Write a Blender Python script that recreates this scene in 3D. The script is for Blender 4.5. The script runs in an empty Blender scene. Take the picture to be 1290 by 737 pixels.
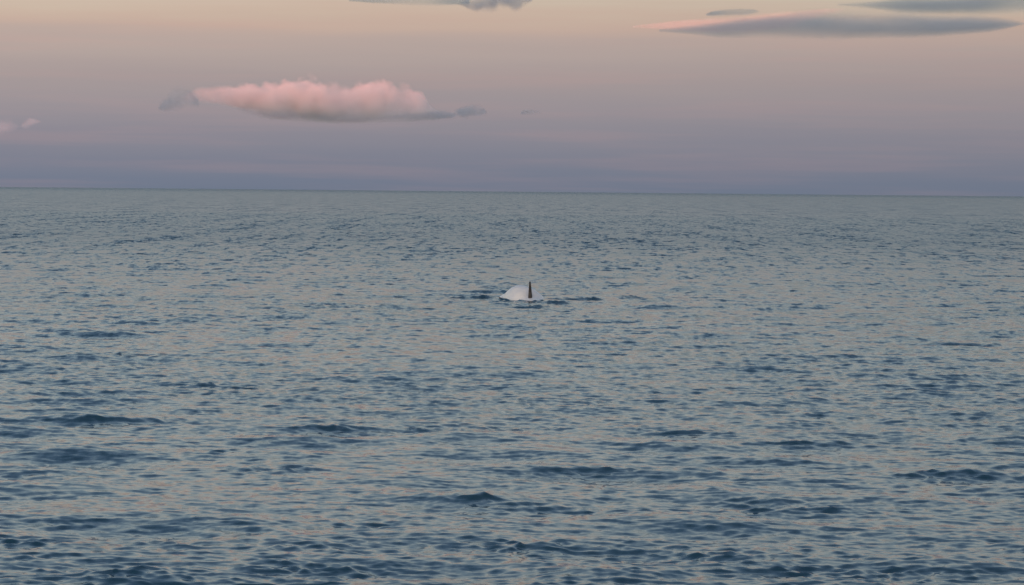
import bpy, bmesh, math, random
import numpy as np
from mathutils import Vector, Matrix

rng = np.random.default_rng(11)
random.seed(5)
scene = bpy.context.scene
col = scene.collection

# ------------------------------------------------------------------ camera
CAM_H = 3.5                       # eye height above the sea, metres
F_PX = 3700.0                     # focal length in photograph pixels (1290 wide)
PITCH = math.atan(127.5 / F_PX)   # horizon sits 127.5 px above the middle
ROLL = math.radians(0.533)

cam_data = bpy.data.cameras.new("camera")
cam_data.sensor_fit = 'HORIZONTAL'
cam_data.sensor_width = 36.0
cam_data.lens = 36.0 * F_PX / 1290.0
cam_data.clip_start = 0.1
cam_data.clip_end = 200000.0
cam = bpy.data.objects.new("camera", cam_data)
col.objects.link(cam)
CAM_R = Matrix.Rotation(math.radians(90) - PITCH, 3, 'X') @ Matrix.Rotation(ROLL, 3, 'Z')
cam.matrix_world = Matrix.Translation((0, 0, CAM_H)) @ CAM_R.to_4x4()
scene.camera = cam


def ray(px, py):
    """World direction seen at a photograph pixel, scaled to one metre of depth in Y."""
    d = CAM_R @ Vector((px - 645.0, 368.5 - py, -F_PX))
    return d / d.y


def at(px, py, dist):
    return Vector((0, 0, CAM_H)) + ray(px, py) * dist


def on_sea(px, py):
    d = ray(px, py)
    return Vector((0, 0, CAM_H)) + d * (-CAM_H / d.z)


# ------------------------------------------------------------------ sky and sun
SUN_EL = math.radians(-0.625)       # just set: sea level is in the earth's shadow, high clouds are not
SUN_AZ = math.radians(196.0)      # compass angle from +Y: behind the camera, a little to the left

world = bpy.data.worlds.new("World")
scene.world = world
world.use_nodes = True
wt = world.node_tree
for n in list(wt.nodes):
    wt.nodes.remove(n)


def N(tree, kind, **kw):
    n = tree.nodes.new(kind)
    for k, v in kw.items():
        setattr(n, k, v)
    return n


def val(tree, sock, v):
    if hasattr(v, 'is_linked') or isinstance(v, bpy.types.NodeSocket):
        tree.links.new(v, sock)
    else:
        sock.default_value = v


def M(tree, op, a, b=None, c=None, clamp=False):
    n = tree.nodes.new('ShaderNodeMath')
    n.operation = op
    n.use_clamp = clamp
    for i, v in enumerate((a, b, c)):
        if v is not None:
            val(tree, n.inputs[i], v)
    return n.outputs[0]


def mapr(tree, v, a, b, c, d, kind='SMOOTHSTEP'):
    n = tree.nodes.new('ShaderNodeMapRange')
    n.interpolation_type = kind
    val(tree, n.inputs[0], v)
    for i, x in enumerate((a, b, c, d)):
        n.inputs[i + 1].default_value = x
    return n.outputs[0]


def mixc(tree, f, a, b, mode='MIX'):
    n = tree.nodes.new('ShaderNodeMix')
    n.data_type = 'RGBA'
    n.blend_type = mode
    val(tree, n.inputs[0], f)
    for s, v in ((n.inputs[6], a), (n.inputs[7], b)):
        if isinstance(v, bpy.types.NodeSocket):
            tree.links.new(v, s)
        else:
            s.default_value = (*v, 1)
    return n.outputs[2]


def lin(*c):
    return tuple((x / 255 / 12.92) if x <= 10 else ((x / 255 + 0.055) / 1.055) ** 2.4 for x in c)


L = wt.links
tc = N(wt, 'ShaderNodeTexCoord')
sep = N(wt, 'ShaderNodeSeparateXYZ')
L.new(tc.outputs['Generated'], sep.inputs[0])
elev = M(wt, 'ARCSINE', M(wt, 'MAXIMUM', sep.outputs[2], 0.0))
azim = M(wt, 'ARCTAN2', sep.outputs[0], sep.outputs[1])
# thin veils: noise stretched along the horizon
cv = N(wt, 'ShaderNodeCombineXYZ')
L.new(M(wt, 'MULTIPLY', azim, 5.0), cv.inputs[0])
L.new(M(wt, 'MULTIPLY', elev, 85.0), cv.inputs[1])
veil = N(wt, 'ShaderNodeTexNoise')
veil.inputs['Scale'].default_value = 1.0
veil.inputs['Detail'].default_value = 5.0
veil.inputs['Roughness'].default_value = 0.55
L.new(cv.outputs[0], veil.inputs['Vector'])
cv2 = N(wt, 'ShaderNodeCombineXYZ')
L.new(M(wt, 'MULTIPLY', azim, 9.0), cv2.inputs[0])
L.new(M(wt, 'MULTIPLY', elev, 170.0), cv2.inputs[1])
cv2.inputs[2].default_value = 3.7
veil2 = N(wt, 'ShaderNodeTexNoise')
veil2.inputs['Scale'].default_value = 1.0
veil2.inputs['Detail'].default_value = 4.0
L.new(cv2.outputs[0], veil2.inputs['Vector'])
ramp = N(wt, 'ShaderNodeValToRGB')
fac = M(wt, 'SQRT', M(wt, 'DIVIDE', elev, math.pi / 2))
# the veils shift the gradient a little up and down
shift = M(wt, 'MULTIPLY', M(wt, 'SUBTRACT', veil.outputs[0], 0.5), 0.022)
L.new(M(wt, 'MAXIMUM', M(wt, 'ADD', fac, shift), 0.0), ramp.inputs[0])
stops = [(241, (111, 121, 140)), (228, (116, 124, 142)), (205, (126, 129, 144)), (170, (141, 138, 148)),
         (135, (153, 147, 152)), (100, (163, 154, 154)), (66, (174, 163, 159)), (50, (180, 166, 160)),
         (36, (190, 171, 160)), (22, (195, 177, 163)), (10, (197, 184, 169)), (0, (198, 187, 172))]
pts = [((max(241 - y, 0) / F_PX), c) for y, c in stops]
pts += [(math.radians(a), c) for a, c in ((5, (188, 191, 187)), (7, (182, 195, 198)), (10, (181, 198, 202)), (15, (158, 185, 202)),
                                          (25, (108, 144, 180)), (45, (64, 94, 134)), (90, (40, 64, 102)))]
els = ramp.color_ramp.elements
while len(els) > 1:
    els.remove(els[-1])
for i, (e, c) in enumerate(pts):
    p = math.sqrt(e / (math.pi / 2))
    el = els[0] if i == 0 else els.new(p)
    el.position = p
    el.color = (*lin(*c), 1)
skycol = mixc(wt, mapr(wt, veil2.outputs[0], 0.42, 0.68, 0.0, 0.12), ramp.outputs[0], lin(200, 158, 152))
# the sky dims a little towards the right
skycol = mixc(wt, mapr(wt, azim, -0.25, 0.45, 0.0, 0.22), skycol, (0.10, 0.12, 0.15))
# the sunset glow low in the sky on the sun's side
sdir = Vector((math.sin(SUN_AZ), math.cos(SUN_AZ), 0))
dotn = N(wt, 'ShaderNodeVectorMath', operation='DOT_PRODUCT')
L.new(tc.outputs['Generated'], dotn.inputs[0])
dotn.inputs[1].default_value = sdir
glow = M(wt, 'MULTIPLY', mapr(wt, dotn.outputs['Value'], 0.15, 1.0, 0.0, 1.0),
         mapr(wt, elev, 0.0, 0.75, 1.0, 0.0))
skycol = mixc(wt, glow, skycol, (3.1, 2.5, 2.15))
# daylight sky model for the upper dome
nish = N(wt, 'ShaderNodeTexSky')
nish.sky_type = 'NISHITA'
nish.sun_disc = False
nish.sun_elevation = SUN_EL
nish.sun_rotation = SUN_AZ
bgA = N(wt, 'ShaderNodeBackground')
bgA.inputs[1].default_value = 1.0
L.new(skycol, bgA.inputs[0])
bgB = N(wt, 'ShaderNodeBackground')
bgB.inputs[1].default_value = 0.10
L.new(nish.outputs[0], bgB.inputs[0])
addw = N(wt, 'ShaderNodeAddShader')
L.new(bgA.outputs[0], addw.inputs[0])
L.new(bgB.outputs[0], addw.inputs[1])
wo = N(wt, 'ShaderNodeOutputWorld')
L.new(addw.outputs[0], wo.inputs[0])

sun_data = bpy.data.lights.new("sun", 'SUN')
sun_data.energy = 5.0
sun_data.angle = math.radians(0.3)
sun_data.color = (1.0, 0.23, 0.09)
sun = bpy.data.objects.new("sun", sun_data)
to_sun = Vector((math.sin(SUN_AZ) * math.cos(SUN_EL), math.cos(SUN_AZ) * math.cos(SUN_EL), math.sin(SUN_EL)))
sun.rotation_euler = to_sun.to_track_quat('Z', 'Y').to_euler()
col.objects.link(sun)

scene.view_settings.view_transform = 'Standard'
scene.view_settings.look = 'None'
scene.view_settings.exposure = 0.0
scene.view_settings.gamma = 1.0
scene.render.engine = 'CYCLES'
cy = scene.cycles
cy.max_bounces = 6
cy.diffuse_bounces = 2
cy.glossy_bounces = 3
cy.volume_bounces = 4
cy.volume_step_rate = 0.35
cy.volume_max_steps = 256
cy.use_denoising = True
cy.denoiser = 'OPENIMAGEDENOISE'
cy.denoising_prefilter = 'ACCURATE'

# ------------------------------------------------------------------ helpers


def tag(o, label=None, cat=None, group=None, kind=None):
    for k, v in (('label', label), ('category', cat), ('group', group), ('kind', kind)):
        if v:
            o[k] = v
    return o


def mesh_obj(name, verts, faces, mat, parent=None, smooth=True):
    me = bpy.data.meshes.new(name)
    me.from_pydata([tuple(v) for v in verts], [], faces)
    bm = bmesh.new()
    bm.from_mesh(me)
    bmesh.ops.recalc_face_normals(bm, faces=bm.faces)
    bm.to_mesh(me)
    bm.free()
    me.update()
    if smooth:
        me.polygons.foreach_set('use_smooth', [True] * len(me.polygons))
    me.materials.append(mat)
    o = bpy.data.objects.new(name, me)
    col.objects.link(o)
    if parent:
        o.parent = parent
    return o


def new_mat(name):
    m = bpy.data.materials.new(name)
    m.use_nodes = True
    for n in list(m.node_tree.nodes):
        m.node_tree.nodes.remove(n)
    return m, m.node_tree


# ------------------------------------------------------------------ sea: directional wave spectrum, two periodic fields
WIND = math.radians(-97.0)        # waves run towards the camera, a little to the left


def wave_field(size, n, lam_min, lam_max, slope_rms, peak, spread, seed, chop, tail=-3.7):
    r = np.random.default_rng(seed)
    k1 = 2 * np.pi * np.fft.fftfreq(n, size / n)
    kx, ky = np.meshgrid(k1, k1, indexing='xy')
    k = np.hypot(kx, ky)
    k[0, 0] = 1e-9
    lam = 2 * np.pi / k
    kp = 2 * np.pi / peak
    E = k ** tail * np.exp(-1.1 * (kp / k) ** 2)
    ca = (kx * math.cos(WIND) + ky * math.sin(WIND)) / k
    sp = np.where(k < 4 * kp, spread, spread * 0.45)
    D = np.abs(ca) ** (2 * sp) + 0.06
    w = np.where((lam > lam_min) & (lam < lam_max), 1.0, 0.0)
    w *= np.clip((lam - lam_min) / (0.5 * lam_min), 0, 1)
    amp = np.sqrt(E * D) * w
    amp[0, 0] = 0
    H = amp * (r.standard_normal((n, n)) + 1j * r.standard_normal((n, n)))
    g = np.fft.ifft2(H) * n * n
    sx = (np.fft.ifft2(1j * kx * H) * n * n).real
    sy = (np.fft.ifft2(1j * ky * H) * n * n).real
    s = slope_rms / math.sqrt(np.mean(sx ** 2 + sy ** 2))
    h = g.real * s
    dx = (np.fft.ifft2(-1j * kx / k * H) * n * n).real * s * chop
    dy = (np.fft.ifft2(-1j * ky / k * H) * n * n).real * s * chop
    return np.stack([-dx, -dy, h]).astype(np.float32)


def sample(field, size, x, y):
    n = field.shape[1]
    u = (x / size * n) % n
    v = (y / size * n) % n
    i = np.floor(u).astype(np.int64)
    j = np.floor(v).astype(np.int64)
    fu = (u - i).astype(np.float32)
    fv = (v - j).astype(np.float32)
    i %= n
    j %= n
    i2 = (i + 1) % n
    j2 = (j + 1) % n
    return (field[:, j, i] * (1 - fu) * (1 - fv) + field[:, j, i2] * fu * (1 - fv)
            + field[:, j2, i] * (1 - fu) * fv + field[:, j2, i2] * fu * fv)


SIZE_A, SIZE_B = 131.0, 27.0
field_a = wave_field(SIZE_A, 1024, 1.2, 30.0, 0.056, 2.4, 1.3, 3, 1.1)
WHALE = on_sea(660, 378)

# single wave groups that stand out: (pixel x, pixel y of the crest foot, length m, height m)
PX_M = lambda y: CAM_H / (y - 241.0)      # metres per photo pixel at a sea row
groups = [(130, 530, 75, 9, .0), (425, 541, 45, 7, .0), (545, 541, 50, 5, 0), (835, 546, 60, 8, .0), (630, 539, 50, 5, 0),
          (745, 641, 80, 11, 0), (948, 634, 38, 9, 0), (1030, 643, 95, 9, 0), (350, 592, 55, 6, 0), (270, 570, 40, 6, 0),
          (730, 595, 60, 6, 0), (35, 680, 50, 9, 0), (215, 684, 45, 8, 0), (405, 692, 60, 9, 0), (470, 660, 40, 6, 0),
          (1060, 720, 100, 9, 0), (170, 725, 60, 8, 0), (400, 716, 60, 8, 0), (265, 487, 45, 5, 0), (165, 448, 50, 4, 0),
          (490, 440, 35, 4, 0), (915, 399, 45, 3.5, 0), (1225, 434, 40, 5, 0), (1010, 560, 60, 6, 0), (590, 632, 50, 7, 0),
          (640, 690, 60, 8, 0), (860, 700, 50, 7, 0), (1200, 600, 60, 6, 0), (60, 600, 60, 6, 0)]
# the low ridges pushed up round the animal
groups += [(589, 375.5, 33, 8.0, 1), (612, 374, 14, 8.0, 1), (722, 377.5, 33, 5.5, 1), (744, 377.5, 14, 6.0, 1), (790, 373, 11, 5, 1),
           (640, 381.5, 22, 10.0, 1), (695, 382, 23, 7.0, 1), (665, 387, 26, 5.0, 1), (636, 379.6, 9, 7.0, 1), (679, 380.2, 9, 7.0, 1), (657, 379.3, 6, 4.0, 1), (800, 376, 22, 4.0, 1), (470, 387, 60, 5, 0)]


def sea_displace(x, y, wa, wb):
    ca, sa = math.cos(0.41), math.sin(0.41)
    d = sample(field_a, SIZE_A, x, y) * wa
    xr = ca * x + sa * y
    yr = -sa * x + ca * y
    gust = sample(field_a[2:3], SIZE_A, x / 6.0 + 11, y / 13.0)[0] / np.std(field_a[2])
    e = sample(field_b2, SIZE_B, xr, yr) * wb * (1 + 0.30 * np.tanh(gust))
    ex = ca * e[0] - sa * e[1]
    ey = sa * e[0] + ca * e[1]
    # gusts and slicks: patches where the small waves stand higher or lower
    dx, dy, dz = d[0] + ex, d[1] + ey, d[2] + e[2]
    boost = np.zeros_like(dz)
    for gx, gy, half, hpx, flat in groups:
        c = on_sea(gx, gy)
        m = c.y / F_PX
        L_ = half * m * (1.0 if flat else 1.25)
        hh = hpx * m * (0.58 if flat else 0.33)
        bw = max(hh * (1.5 if flat else 2.4), 0.15)
        u = (x - c.x) / L_
        sel = (np.abs(u) < 2.2) & (np.abs(y - c.y) < bw * 12)
        if not sel.any():
            continue
        u, v0 = u[sel], (y - c.y)[sel]
        wob = 0.45 * bw * np.sin(3.1 * u + gx) + 0.25 * bw * np.sin(9 * u + gy)
        v = (v0 - wob) / bw
        env = np.exp(-(u ** 4 if flat else u * u)) * (0.78 + (0.08 if flat else 0.20) * np.sin(7.3 * u + gy * 1.7) + 0.10 * np.sin(17 * u + gx))
        prof = np.exp(-np.where(v < 0, (v / 0.7) ** 2, (v / 1.9) ** 2))
        q = env * prof * hh
        dz[sel] += q
        dy[sel] -= q * 0.5
        boost[sel] = np.maximum(boost[sel], np.exp(-u * u) * np.exp(-(v / 3.2) ** 2) * (0.4 if flat else 1.1))
    # a raised crest carries steeper wavelets
    dz += boost * (0.6 * d[2] + e[2])
    dx += boost * ex
    dy += boost * ey
    return dx, dy, dz


# field_b is laid on a lattice turned by 0.41 rad, so its wind has to turn back
WIND_KEEP = WIND
WIND = WIND_KEEP - 0.41
field_b2 = wave_field(SIZE_B, 1024, 0.09, 1.4, 0.155, 0.5, 0.9, 8, 1.4, -3.4)
WIND = WIND_KEEP

az = np.concatenate([np.linspace(-180, -60, 12, endpoint=False), np.linspace(-60, -22, 40, endpoint=False),
                     np.linspace(-22, -15, 30, endpoint=False), np.linspace(-15, -11.5, 38, endpoint=False), np.linspace(-11.5, 11.5, 560),
                     np.linspace(11.5, 15, 39)[1:], np.linspace(15, 22, 31)[1:], np.linspace(22, 60, 41)[1:], np.linspace(60, 180, 13)[1:]])
az = np.radians(az)
rr = [0.05, 2.0, 4.0, 6.0]
while rr[-1] < 21:
    rr.append(rr[-1] + 0.25)
while rr[-1] < 440:
    rr.append(rr[-1] * 1.0019)
while rr[-1] < 30000:
    rr.append(rr[-1] * 1.035)
rr = np.array(rr)
R_, A_ = np.meshgrid(rr, az, indexing='ij')
X = R_ * np.sin(A_)
Y = R_ * np.cos(A_)
step_r = np.gradient(rr)[:, None]
step_a = (np.gradient(az)[None, :]) * R_
step = np.maximum(step_r, step_a)
wa = np.clip(1.6 - step / 1.2, 0, 1)
wb = np.clip(1.2 - step / 0.33, 0, 1)
sh = X.shape
x1, y1 = X.ravel(), Y.ravel()
dx, dy, dz = sea_displace(x1, y1, wa.ravel(), wb.ravel())
co = np.stack([x1 + dx, y1 + dy, dz], axis=1).astype(np.float32)
nr, na = sh
idx = np.arange(nr * na, dtype=np.int32).reshape(nr, na)
quads = np.stack([idx[:-1, :-1], idx[:-1, 1:], idx[1:, 1:], idx[1:, :-1]], axis=-1).reshape(-1, 4)
quads = quads[:, ::-1]
me = bpy.data.meshes.new("sea")
me.vertices.add(len(co))
me.vertices.foreach_set('co', co.ravel())
me.loops.add(quads.size)
me.loops.foreach_set('vertex_index', np.ascontiguousarray(quads).ravel())
me.polygons.add(len(quads))
me.polygons.foreach_set('loop_start', np.arange(0, quads.size, 4, dtype=np.int32))
me.update(calc_edges=True)
me.polygons.foreach_set('use_smooth', np.ones(len(quads), dtype=bool))
att = me.attributes.new('small_waves', 'FLOAT', 'POINT')   # share of the chop too fine for the mesh here
att.data.foreach_set('value', (1 - wb + 0.6 * np.clip((R_ - 1200) / 5000, 0, 1)).ravel().astype(np.float32))
sea = bpy.data.objects.new("sea", me)
col.objects.link(sea)
tag(sea, kind='structure', label='open blue grey sea ruffled with small wind waves out to the horizon')

m_sea, t = new_mat("sea_water")
geo = N(t, 'ShaderNodeNewGeometry')
attn = N(t, 'ShaderNodeAttribute', attribute_name='small_waves')


def slope_noise(scale, stretch, detail):
    mp = N(t, 'ShaderNodeMapping')
    mp.inputs['Scale'].default_value = (stretch, 1, 1)
    mp.inputs['Rotation'].default_value = (0, 0, 0.12)
    t.links.new(geo.outputs['Position'], mp.inputs[0])
    n = N(t, 'ShaderNodeTexNoise')
    n.inputs['Scale'].default_value = scale
    n.inputs['Detail'].default_value = detail
    n.inputs['Roughness'].default_value = 0.6
    t.links.new(mp.outputs[0], n.inputs['Vector'])
    v = N(t, 'ShaderNodeVectorMath', operation='SUBTRACT')
    t.links.new(n.outputs['Color'], v.inputs[0])
    v.inputs[1].default_value = (0.5, 0.5, 0.5)
    return v.outputs[0]


def vm(op, a, b):
    v = N(t, 'ShaderNodeVectorMath', operation=op)
    t.links.new(a, v.inputs[0])
    if isinstance(b, (tuple, list)):
        v.inputs[1].default_value = b
    else:
        t.links.new(b, v.inputs[1])
    return v.outputs[0]


fine = vm('MULTIPLY', slope_noise(5.5, 0.55, 4.0), (0.26, 0.50, 0.0))         # ripples everywhere
chopn = vm('MULTIPLY', slope_noise(1.9, 0.45, 3.0), (0.28, 0.56, 0.0))        # chop where the mesh is too coarse
sc = N(t, 'ShaderNodeVectorMath', operation='SCALE')
t.links.new(chopn, sc.inputs[0])
t.links.new(attn.outputs['Fac'], sc.inputs['Scale'])
# groups of steeper crests that still show far out
mp = N(t, 'ShaderNodeMapping')
mp.inputs['Scale'].default_value = (1.7, 0.24, 1)
t.links.new(geo.outputs['Position'], mp.inputs[0])
ng = N(t, 'ShaderNodeTexNoise')
ng.inputs['Scale'].default_value = 1.0
ng.inputs['Detail'].default_value = 3
ng.inputs['Roughness'].default_value = 0.6
t.links.new(mp.outputs[0], ng.inputs['Vector'])
gy = M(t, 'MULTIPLY', mapr(t, ng.outputs[0], 0.45, 0.62, 0.12, -0.18, 'LINEAR'), mapr(t, attn.outputs['Fac'], 0.1, 1.0, 0.0, 1.0))
mp = N(t, 'ShaderNodeMapping')
mp.inputs['Scale'].default_value = (0.35, 0.022, 1)
t.links.new(geo.outputs['Position'], mp.inputs[0])
nf = N(t, 'ShaderNodeTexNoise')
nf.inputs['Scale'].default_value = 1.0
nf.inputs['Detail'].default_value = 4
nf.inputs['Roughness'].default_value = 0.6
t.links.new(mp.outputs[0], nf.inputs['Vector'])
gy = M(t, 'ADD', gy, M(t, 'MULTIPLY', mapr(t, nf.outputs[0], 0.45, 0.65, 0.06, -0.14, 'LINEAR'),
                       mapr(t, attn.outputs['Fac'], 0.5, 1.0, 0.0, 1.0)))
# wavelets: short steep faces scattered over the whole surface
mp = N(t, 'ShaderNodeMapping')
mp.inputs['Scale'].default_value = (3.0, 1.5, 1)
mp.inputs['Rotation'].default_value = (0, 0, -0.06)
t.links.new(geo.outputs['Position'], mp.inputs[0])
nw = N(t, 'ShaderNodeTexNoise')
nw.inputs['Scale'].default_value = 1.0
nw.inputs['Detail'].default_value = 3
nw.inputs['Roughness'].default_value = 0.6
t.links.new(mp.outputs[0], nw.inputs['Vector'])
mp = N(t, 'ShaderNodeMapping')                       # wind lanes and slicks
mp.inputs['Scale'].default_value = (0.10, 0.05, 1)
mp.inputs['Rotation'].default_value = (0, 0, 0.15)
t.links.new(geo.outputs['Position'], mp.inputs[0])
nl = N(t, 'ShaderNodeTexNoise')
nl.inputs['Scale'].default_value = 1.0
nl.inputs['Detail'].default_value = 3
t.links.new(mp.outputs[0], nl.inputs['Vector'])
lane = M(t, 'MULTIPLY', M(t, 'SUBTRACT', nl.outputs[0], 0.5), 0.22)
gy = M(t, 'ADD', gy, M(t, 'MULTIPLY', mapr(t, M(t, 'ADD', nw.outputs[0], lane), 0.46, 0.64, 0.04, -0.13, 'LINEAR'),
                       mapr(t, attn.outputs['Fac'], 0.0, 0.3, 0.45, 1.0)))
gv = N(t, 'ShaderNodeCombineXYZ')
gy = M(t, 'ADD', gy, mapr(t, attn.outputs['Fac'], 1.0, 1.6, 0.0, -0.12))
t.links.new(gy, gv.inputs[1])
nrm = vm('ADD', vm('ADD', vm('ADD', geo.outputs['Normal'], fine), sc.outputs[0]), gv.outputs[0])
nv = N(t, 'ShaderNodeVectorMath', operation='NORMALIZE')
t.links.new(nrm, nv.inputs[0])
bs = N(t, 'ShaderNodeBsdfPrincipled')
bs.inputs['Base Color'].default_value = (0.018, 0.066, 0.094, 1)
t.links.new(mapr(t, attn.outputs['Fac'], 0.0, 1.0, 0.07, 0.25, 'LINEAR'), bs.inputs['Roughness'])
bs.inputs['IOR'].default_value = 1.333
t.links.new(nv.outputs[0], bs.inputs['Normal'])
o = N(t, 'ShaderNodeOutputMaterial')
t.links.new(bs.outputs[0], o.inputs[0])
me.materials.append(m_sea)

# ------------------------------------------------------------------ the animal
m_skin, t = new_mat("pale_skin")
tcn = N(t, 'ShaderNodeTexCoord')
n1 = N(t, 'ShaderNodeTexNoise')
n1.inputs['Scale'].default_value = 2.2
n1.inputs['Detail'].default_value = 4
t.links.new(tcn.outputs['Object'], n1.inputs['Vector'])
mp = N(t, 'ShaderNodeMapping')
mp.inputs['Scale'].default_value = (3, 28, 28)
mp.inputs['Rotation'].default_value = (0.3, 0.2, 0.5)
t.links.new(tcn.outputs['Object'], mp.inputs[0])
n2 = N(t, 'ShaderNodeTexNoise')
n2.inputs['Scale'].default_value = 1.0
n2.inputs['Detail'].default_value = 3
t.links.new(mp.outputs[0], n2.inputs['Vector'])
c = mixc(t, mapr(t, n1.outputs[0], 0.35, 0.7, 0, 1), (0.93, 0.92, 0.83), (0.82, 0.84, 0.80))
c = mixc(t, mapr(t, n2.outputs[0], 0.6, 0.72, 0, 0.35), c, (0.85, 0.85, 0.80))
bs = N(t, 'ShaderNodeBsdfPrincipled')
t.links.new(c, bs.inputs['Base Color'])
bs.inputs['Roughness'].default_value = 0.32
bs.inputs['IOR'].default_value = 1.4
o = N(t, 'ShaderNodeOutputMaterial')
t.links.new(bs.outputs[0], o.inputs[0])

m_dark, t = new_mat("dark_fin_skin")
tcn = N(t, 'ShaderNodeTexCoord')
n1 = N(t, 'ShaderNodeTexNoise')
n1.inputs['Scale'].default_value = 9
n1.inputs['Detail'].default_value = 4
t.links.new(tcn.outputs['Object'], n1.inputs['Vector'])
c = mixc(t, mapr(t, n1.outputs[0], 0.4, 0.7, 0, 1), (0.018, 0.017, 0.017), (0.05, 0.042, 0.036))
bs = N(t, 'ShaderNodeBsdfPrincipled')
t.links.new(c, bs.inputs['Base Color'])
bs.inputs['Roughness'].default_value = 0.38
o = N(t, 'ShaderNodeOutputMaterial')
t.links.new(bs.outputs[0], o.inputs[0])


def catmull(P, n):
    P = [np.array(p, float) for p in P]
    Q = [2 * P[0] - P[1]] + P + [2 * P[-1] - P[-2]]
    out = []
    for i in range(1, len(Q) - 2):
        for s in range(n):
            u = s / n
            a, b, c_, d = Q[i - 1:i + 3]
            out.append(0.5 * ((2 * b) + (c_ - a) * u + (2 * a - 5 * b + 4 * c_ - d) * u * u
                              + (3 * b - a - 3 * c_ + d) * u ** 3))
    out.append(P[-1])
    return out


# spine stations: x (right), y (away), z, half width, half height
# the tail stock lies under water towards the camera; the fore body swells up beyond the fin and bends left
spine = [(0.62, -1.95, -0.55, 0.07, 0.05), (0.52, -1.60, -0.47, 0.10, 0.16), (0.42, -1.0, -0.42, 0.22, 0.26),
         (0.34, -0.45, -0.37, 0.40, 0.36), (0.24, 0.10, -0.31, 0.58, 0.45), (0.06, 0.55, -0.19, 0.66, 0.54),
         (-0.14, 0.90, -0.12, 0.56, 0.55), (-0.38, 1.20, -0.21, 0.46, 0.44), (-0.62, 1.42, -0.31, 0.38, 0.36),
         (-0.80, 1.58, -0.50, 0.28, 0.28), (-0.95, 1.68, -0.60, 0.15, 0.15), (-1.01, 1.72, -0.64, 0.03, 0.04)]
st = catmull(spine, 5)
NS = 28
verts, faces = [], []
for i, s in enumerate(st):
    p = s[:3]
    a = st[max(i - 1, 0)][:3]
    b = st[min(i + 1, len(st) - 1)][:3]
    tdir = (b - a) / np.linalg.norm(b - a)
    side = np.cross(tdir, (0, 0, 1))
    side /= np.linalg.norm(side)
    up = np.cross(side, tdir)
    for j in range(NS):
        th = 2 * math.pi * j / NS
        cx, cz = math.cos(th), math.sin(th)
        keel = 1 + 0.05 * max(cz, 0) ** 6 + 0.025 * math.sin(i * 0.55 + 2.1 * cx) + 0.015 * math.sin(i * 1.3 - 3 * cx)        # slight ridge along the back
        verts.append(p + side * cx * max(s[3], .01) + up * cz * max(s[4], .01) * keel)
for i in range(len(st) - 1):
    for j in range(NS):
        faces.append((i * NS + j, i * NS + (j + 1) % NS, (i + 1) * NS + (j + 1) % NS, (i + 1) * NS + j))
faces.append(tuple(range(NS))[::-1])
faces.append(tuple((len(st) - 1) * NS + j for j in range(NS)))


def blade(outline, half_t, origin, u, v, w, n=9):
    """Solid fin: outline stations (along, front, back) on axes v (length) and u (chord), thickness along w."""
    vs, fs = [], []
    m = len(outline)
    for (l, f, b_) in outline:
        c0 = (f + b_) / 2
        h = (f - b_) / 2
        k = half_t * (1 - 0.66 * (l / outline[-1][0])) * min(1, h / 0.04 + 0.3)
        for j in range(2 * n):
            th = 2 * math.pi * j / (2 * n)
            x = math.cos(th)
            y = math.sin(th) * (1 - 0.25 * x)
            vs.append(np.array(origin) + np.array(u) * (c0 + h * x) + np.array(v) * l + np.array(w) * k * y)
    for i in range(m - 1):
        for j in range(2 * n):
            fs.append((i * 2 * n + j, i * 2 * n + (j + 1) % (2 * n), (i + 1) * 2 * n + (j + 1) % (2 * n),
                       (i + 1) * 2 * n + j))
    fs.append(tuple((m - 1) * 2 * n + j for j in range(2 * n)))
    fs.append(tuple(range(2 * n))[::-1])
    return vs, fs


whale = bpy.data.objects.new("dolphin", None)
whale.location = (WHALE.x, WHALE.y, 0)
col.objects.link(whale)
tag(whale, 'pale white dolphin with rounded back and thin dark upright fin breaking the sea surface', 'dolphin')
body = mesh_obj('body', verts, faces, m_skin, whale)
# flukes join the end of the tail stock, under water
for sgn in (1, -1):
    ol = [(0.0, 0.10, -0.10), (0.12, 0.06, -0.14), (0.25, -0.01, -0.17), (0.36, -0.08, -0.18), (0.43, -0.15, -0.19)]
    vs, fs = blade(ol, 0.03, (0.62, -1.97, -0.55), (0, 1, 0), (sgn, 0, 0), (0, 0, 1))
    if sgn < 0:
        fs = [f[::-1] for f in fs]
    mesh_obj('fluke', vs, fs, m_dark, whale)
# dorsal fin: chord along the line of sight, so it shows edge on
fin_h = 0.60
ol = []
for i in range(13):
    s = i / 12
    ol.append((s * fin_h, 0.20 - 0.26 * s ** 1.5, -0.17 - 0.05 * s + 0.015 * math.sin(s * 3.14)))
ol[-1] = (fin_h, -0.085, -0.165)
vs, fs = blade(ol, 0.074, (0.205, -0.05, 0.00), (0.06, 1.0, 0), (-0.015, 0, 1), (1, -0.06, 0))
mesh_obj('dorsal_fin', vs, fs, m_dark, whale)
# flipper held at the far left of the back
ol = [(0.0, 0.10, -0.10), (0.09, 0.09, -0.10), (0.17, 0.05, -0.09), (0.22, -0.01, -0.08), (0.25, -0.05, -0.07)]
vs, fs = blade(ol, 0.030, (-0.625, 0.74, -0.115), (0.55, 0.5, 0.25), (-0.62, -0.2, 0.76), (0.3, -0.8, 0.2))
mesh_obj('flipper', vs, fs, m_dark, whale)


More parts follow.
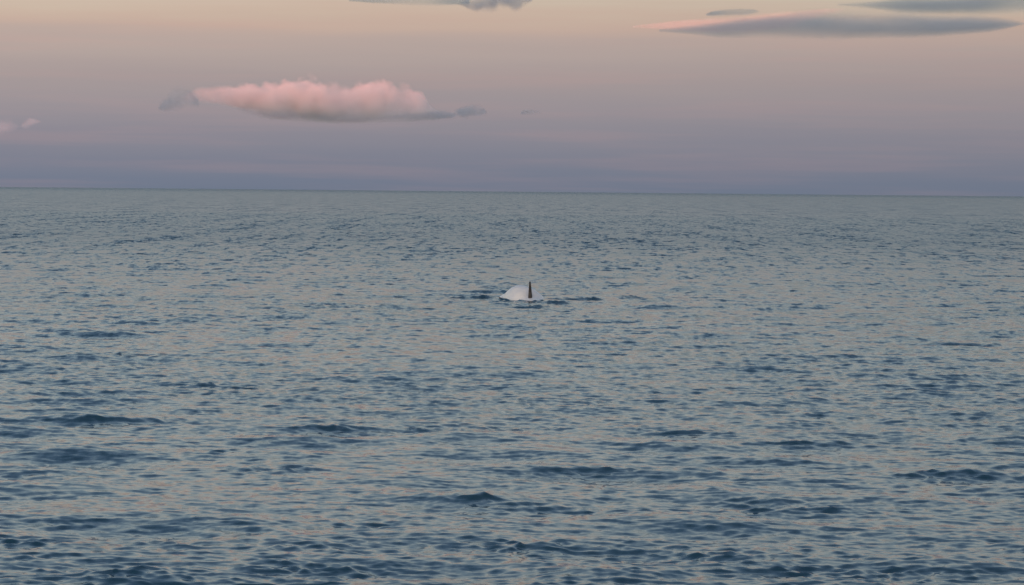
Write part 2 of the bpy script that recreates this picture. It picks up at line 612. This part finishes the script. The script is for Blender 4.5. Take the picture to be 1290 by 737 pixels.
# ------------------------------------------------------------------ clouds: real volumes at their own distances
def float_curve(tree, fac_sock, pts, lo, hi):
    """Smooth curve through (u in 0..1, value in lo..hi)."""
    n = N(tree, 'ShaderNodeFloatCurve')
    cm = n.mapping
    cur = cm.curves[0]
    ps = [(u, (v - lo) / (hi - lo)) for u, v in pts]
    cur.points[0].location = ps[0]
    cur.points[-1].location = ps[-1]
    for q in ps[1:-1]:
        cur.points.new(*q)
    cm.update()
    val(tree, n.inputs['Value'], fac_sock)
    return M(tree, 'ADD', M(tree, 'MULTIPLY', n.outputs[0], hi - lo), lo)


def cloud(label, profile, dist, thick, density, noise_px=18, bump=0.6, sharp=3.0, detail=5, stretch=1.0,
          tint=(0.84, 0.75, 0.83), seed=0.0, group=None, aniso=0.0, grow=1.28, billow=0.0, fade=0.0):
    """profile: (photo x, top y, base y) along the cloud; thick: half depth in metres."""
    P = []
    for px, yt, yb in profile:
        a, b = at(px, yt, dist), at(px, yb, dist)
        P.append((a.x, a.z, b.z))
    cx = (P[0][0] + P[-1][0]) / 2
    cz = sum((p[1] + p[2]) / 2 for p in P) / len(P)
    W = (P[-1][0] - P[0][0])
    prof = [((p[0] - P[0][0]) / W, (p[1] + p[2]) / 2 - cz, (p[1] - p[2]) / 2) for p in P]
    zmin, zmax = min(p[1] for p in prof) - 1, max(p[1] for p in prof) + 1
    hmax = max(p[2] for p in prof) * 1.02
    # hull mesh round the density field, following the outline of the cloud
    n_s, n_r = 48, 20
    us = [p[0] for p in prof]
    vs, fs = [], []
    for i in range(n_s + 1):
        u = i / n_s
        x = (u - 0.5) * W * 1.02
        mz = np.interp(u, us, [p[1] for p in prof])
        hz = max(np.interp(u, us, [p[2] for p in prof]) * grow, hmax * 0.05)
        dy_ = thick * grow * max(min(1.0, hz / (hmax * 0.5)), 0.12)
        for j in range(n_r):
            th = 2 * math.pi * j / n_r
            vs.append((x, dy_ * math.cos(th), mz + hz * math.sin(th)))
    for i in range(n_s):
        for j in range(n_r):
            fs.append((i * n_r + j, (i + 1) * n_r + j, (i + 1) * n_r + (j + 1) % n_r, i * n_r + (j + 1) % n_r))
    fs.append(tuple(range(n_r)))
    fs.append(tuple(n_s * n_r + j for j in range(n_r))[::-1])
    m, t = new_mat("cloud_vapour")
    tcn = N(t, 'ShaderNodeTexCoord')
    sp = N(t, 'ShaderNodeSeparateXYZ')
    t.links.new(tcn.outputs['Object'], sp.inputs[0])
    u = M(t, 'ADD', M(t, 'DIVIDE', sp.outputs[0], W), 0.5, clamp=True)
    mid = float_curve(t, u, [(p[0], p[1]) for p in prof], zmin, zmax)
    half = float_curve(t, u, [(p[0], p[2]) for p in prof], 0.0, hmax)
    half = M(t, 'MAXIMUM', half, hmax * 0.02)
    dyn = M(t, 'MULTIPLY', M(t, 'MINIMUM', M(t, 'DIVIDE', half, hmax * 0.5), 1.0), thick)
    qz = M(t, 'DIVIDE', M(t, 'SUBTRACT', sp.outputs[2], mid), half)
    qy = M(t, 'DIVIDE', sp.outputs[1], M(t, 'MAXIMUM', dyn, thick * 0.1))
    q = M(t, 'SQRT', M(t, 'ADD', M(t, 'MULTIPLY', qz, qz), M(t, 'MULTIPLY', qy, qy)))
    mp = N(t, 'ShaderNodeMapping')
    sc_ = 1.0 / (noise_px / F_PX * dist)
    mp.inputs['Scale'].default_value = (sc_ / stretch, sc_ / stretch, sc_)
    mp.inputs['Location'].default_value = (seed, seed * 2.3, seed * 0.7)
    t.links.new(tcn.outputs['Object'], mp.inputs[0])
    nz = N(t, 'ShaderNodeTexNoise')
    nz.inputs['Scale'].default_value = 1.0
    nz.inputs['Detail'].default_value = detail
    nz.inputs['Roughness'].default_value = 0.62
    t.links.new(mp.outputs[0], nz.inputs['Vector'])
    rough = M(t, 'MULTIPLY', M(t, 'SUBTRACT', nz.outputs[0], 0.5), bump * 2)
    if billow:
        for k, a in ((1.0, billow), (2.3, billow * 0.5)):     # rounded heads, large and small
            vo = N(t, 'ShaderNodeTexVoronoi')
            vo.inputs['Scale'].default_value = k
            wv = N(t, 'ShaderNodeVectorMath', operation='MULTIPLY_ADD')
            t.links.new(nz.outputs['Color'], wv.inputs[0])
            wv.inputs[1].default_value = (0.9, 0.9, 0.9)
            t.links.new(mp.outputs[0], wv.inputs[2])
            t.links.new(wv.outputs[0], vo.inputs['Vector'])
            rough = M(t, 'ADD', rough, M(t, 'MULTIPLY', M(t, 'SUBTRACT', 0.48, vo.outputs[0]), a * 2))
        rough = M(t, 'MULTIPLY', rough, mapr(t, qz, -1.0, 0.1, 0.18, 1.0))       # flat base
    f = M(t, 'ADD', M(t, 'SUBTRACT', 1.0, q), rough)
    f = M(t, 'MULTIPLY', f, sharp, clamp=True)
    if fade:
        f = M(t, 'MULTIPLY', f, mapr(t, u, 0.0, fade, 0.12, 1.0))
    big = N(t, 'ShaderNodeTexNoise')                       # thick and thin places
    big.inputs['Scale'].default_value = 0.45
    big.inputs['Detail'].default_value = 2
    t.links.new(mp.outputs[0], big.inputs['Vector'])
    f = M(t, 'MULTIPLY', f, mapr(t, big.outputs[0], 0.36, 0.58, 0.15, 1.0))
    pv = N(t, 'ShaderNodeVolumeScatter')
    pv.inputs['Color'].default_value = (*tint, 1)
    pv.inputs['Anisotropy'].default_value = aniso
    t.links.new(M(t, 'MULTIPLY', f, density), pv.inputs['Density'])
    o = N(t, 'ShaderNodeOutputMaterial')
    t.links.new(pv.outputs[0], o.inputs['Volume'])
    ob = mesh_obj('cloud', vs, fs, m)
    ob.location = (cx, dist, cz)
    tag(ob, label, 'cloud', group)
    return ob


main_cloud = cloud('long pink topped cumulus cloud with blue grey base left of centre above the horizon',
      [(226, 121, 128), (240, 113, 131), (262, 109, 131), (290, 107, 136), (318, 107, 141), (345, 104, 149),
       (390, 101, 154), (430, 102, 156), (475, 104, 156), (500, 105, 155), (520, 110, 154), (534, 122, 153),
       (546, 134, 152), (556, 141, 150), (562, 144, 148)],
      15000, 190, 0.028, aniso=-0.15, fade=0.42, noise_px=26, bump=0.42, billow=0.34, sharp=1.9, grow=1.45, seed=2.0, group='clouds over the sea')
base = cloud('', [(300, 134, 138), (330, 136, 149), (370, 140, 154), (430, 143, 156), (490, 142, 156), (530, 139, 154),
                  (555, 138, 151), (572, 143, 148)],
             14750, 120, 0.011, noise_px=22, bump=0.7, sharp=1.6, grow=1.4, seed=31.0, tint=(0.58, 0.62, 0.72), aniso=0.5)  # added darker volume: the cloud's underside shade is put into its tint
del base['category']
base.name = 'cloud_base_shade'
base['label'] = 'added blue grey volume standing in for the shaded underside of the pink cloud'
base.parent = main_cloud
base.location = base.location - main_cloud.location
cloud('small dark blue grey tuft at the right tip of the pink cloud',
      [(568, 143, 147), (578, 136, 148), (592, 130, 149), (604, 132, 147), (613, 139, 144)],
      9000, 60, 0.035, noise_px=13, bump=1.1, sharp=1.6, grow=1.5, seed=5.0, aniso=0.5, tint=(0.58, 0.62, 0.72), group='clouds over the sea')  # tint darkened: the shadow on this tuft is put into its colour
cloud('faint blue grey scrap at the left end of the pink cloud',
      [(200, 134, 139), (210, 120, 141), (222, 112, 140), (236, 112, 136), (250, 124, 134)],
      9000, 70, 0.016, noise_px=16, bump=1.3, sharp=1.4, grow=1.5, seed=7.0, aniso=0.5, tint=(0.58, 0.62, 0.72), group='clouds over the sea')  # shade on this scrap is carried by the darker tint
cloud('tiny grey wisp alone to the right of the pink cloud',
      [(656, 141, 144), (664, 137, 145), (674, 137, 144), (682, 141, 143)],
      9000, 40, 0.02, noise_px=14, bump=0.6, sharp=1.5, seed=9.0, aniso=0.5, tint=(0.58, 0.62, 0.72), group='clouds over the sea')  # dark tint gives the wisp its unlit tone
cloud('pair of faint pink puffs at the left edge low over the horizon',
      [(-20, 150, 166), (0, 148, 170), (10, 148, 169), (20, 155, 163), (26, 158, 160), (34, 150, 164), (42, 148, 158), (50, 151, 155)],
      40000, 300, 0.0004, aniso=-0.15, noise_px=14, bump=0.9, sharp=1.4, seed=11.0, group='clouds over the sea')
cloud('long smooth grey lens shaped cloud at the upper right',
      [(835, 36, 40), (880, 31, 43), (920, 26, 45), (960, 20, 46), (1010, 13, 47), (1060, 12, 48), (1110, 14, 48), (1160, 19, 47),
       (1210, 22, 44), (1250, 25, 40), (1286, 29, 32)],
      3000, 120, 0.022, aniso=0.3, noise_px=34, bump=0.55, sharp=1.3, grow=1.35, detail=3, stretch=3.0, seed=13.0, group='clouds over the sea')
cloud('grey cloud band running off the top right corner',
      [(1060, 4, 7), (1100, 2, 10), (1160, -2, 15), (1220, -6, 17), (1290, -10, 17), (1380, -8, 14), (1450, 2, 6)],
      3400, 110, 0.022, aniso=0.3, noise_px=34, bump=0.55, sharp=1.3, grow=1.35, detail=3, stretch=3.0, seed=15.0, group='clouds over the sea')
cloud('short grey streak just above the tip of the lens cloud',
      [(890, 17, 19), (905, 13, 20), (925, 11, 20), (942, 12, 18), (955, 14, 16)],
      3200, 40, 0.03, aniso=0.4, noise_px=16, bump=0.3, stretch=2.5, seed=17.0, group='clouds over the sea')
cloud('faint pink streak left of the lens cloud',
      [(800, 32, 35), (840, 27, 38), (880, 23, 41), (930, 18, 42), (980, 14, 38), (1020, 11, 26), (1060, 10, 14)],
      9000, 100, 0.0055, aniso=-0.15, noise_px=24, bump=0.35, stretch=4.0, seed=19.0, group='clouds over the sea')
cloud('two ragged grey tufts at the top edge in the middle',
      [(578, 4, 7), (592, -2, 11), (606, -6, 15), (622, -8, 13), (636, -10, 9), (648, -8, 14), (660, -10, 8),
       (672, -8, -2)],
      3300, 45, 0.05, noise_px=15, bump=1.4, sharp=1.8, grow=1.5, aniso=0.5, tint=(0.60, 0.64, 0.72), seed=23.0, group='clouds over the sea')  # shaded look of the tufts put into a darkened tint
cloud('thin grey strip along the top edge left of the ragged tufts',
      [(440, -3, 1), (490, -5, 4), (530, -6, 7), (565, -5, 6), (590, -3, 4)],
      3300, 60, 0.03, aniso=0.4, noise_px=30, bump=0.25, stretch=3.0, seed=27.0, group='clouds over the sea')
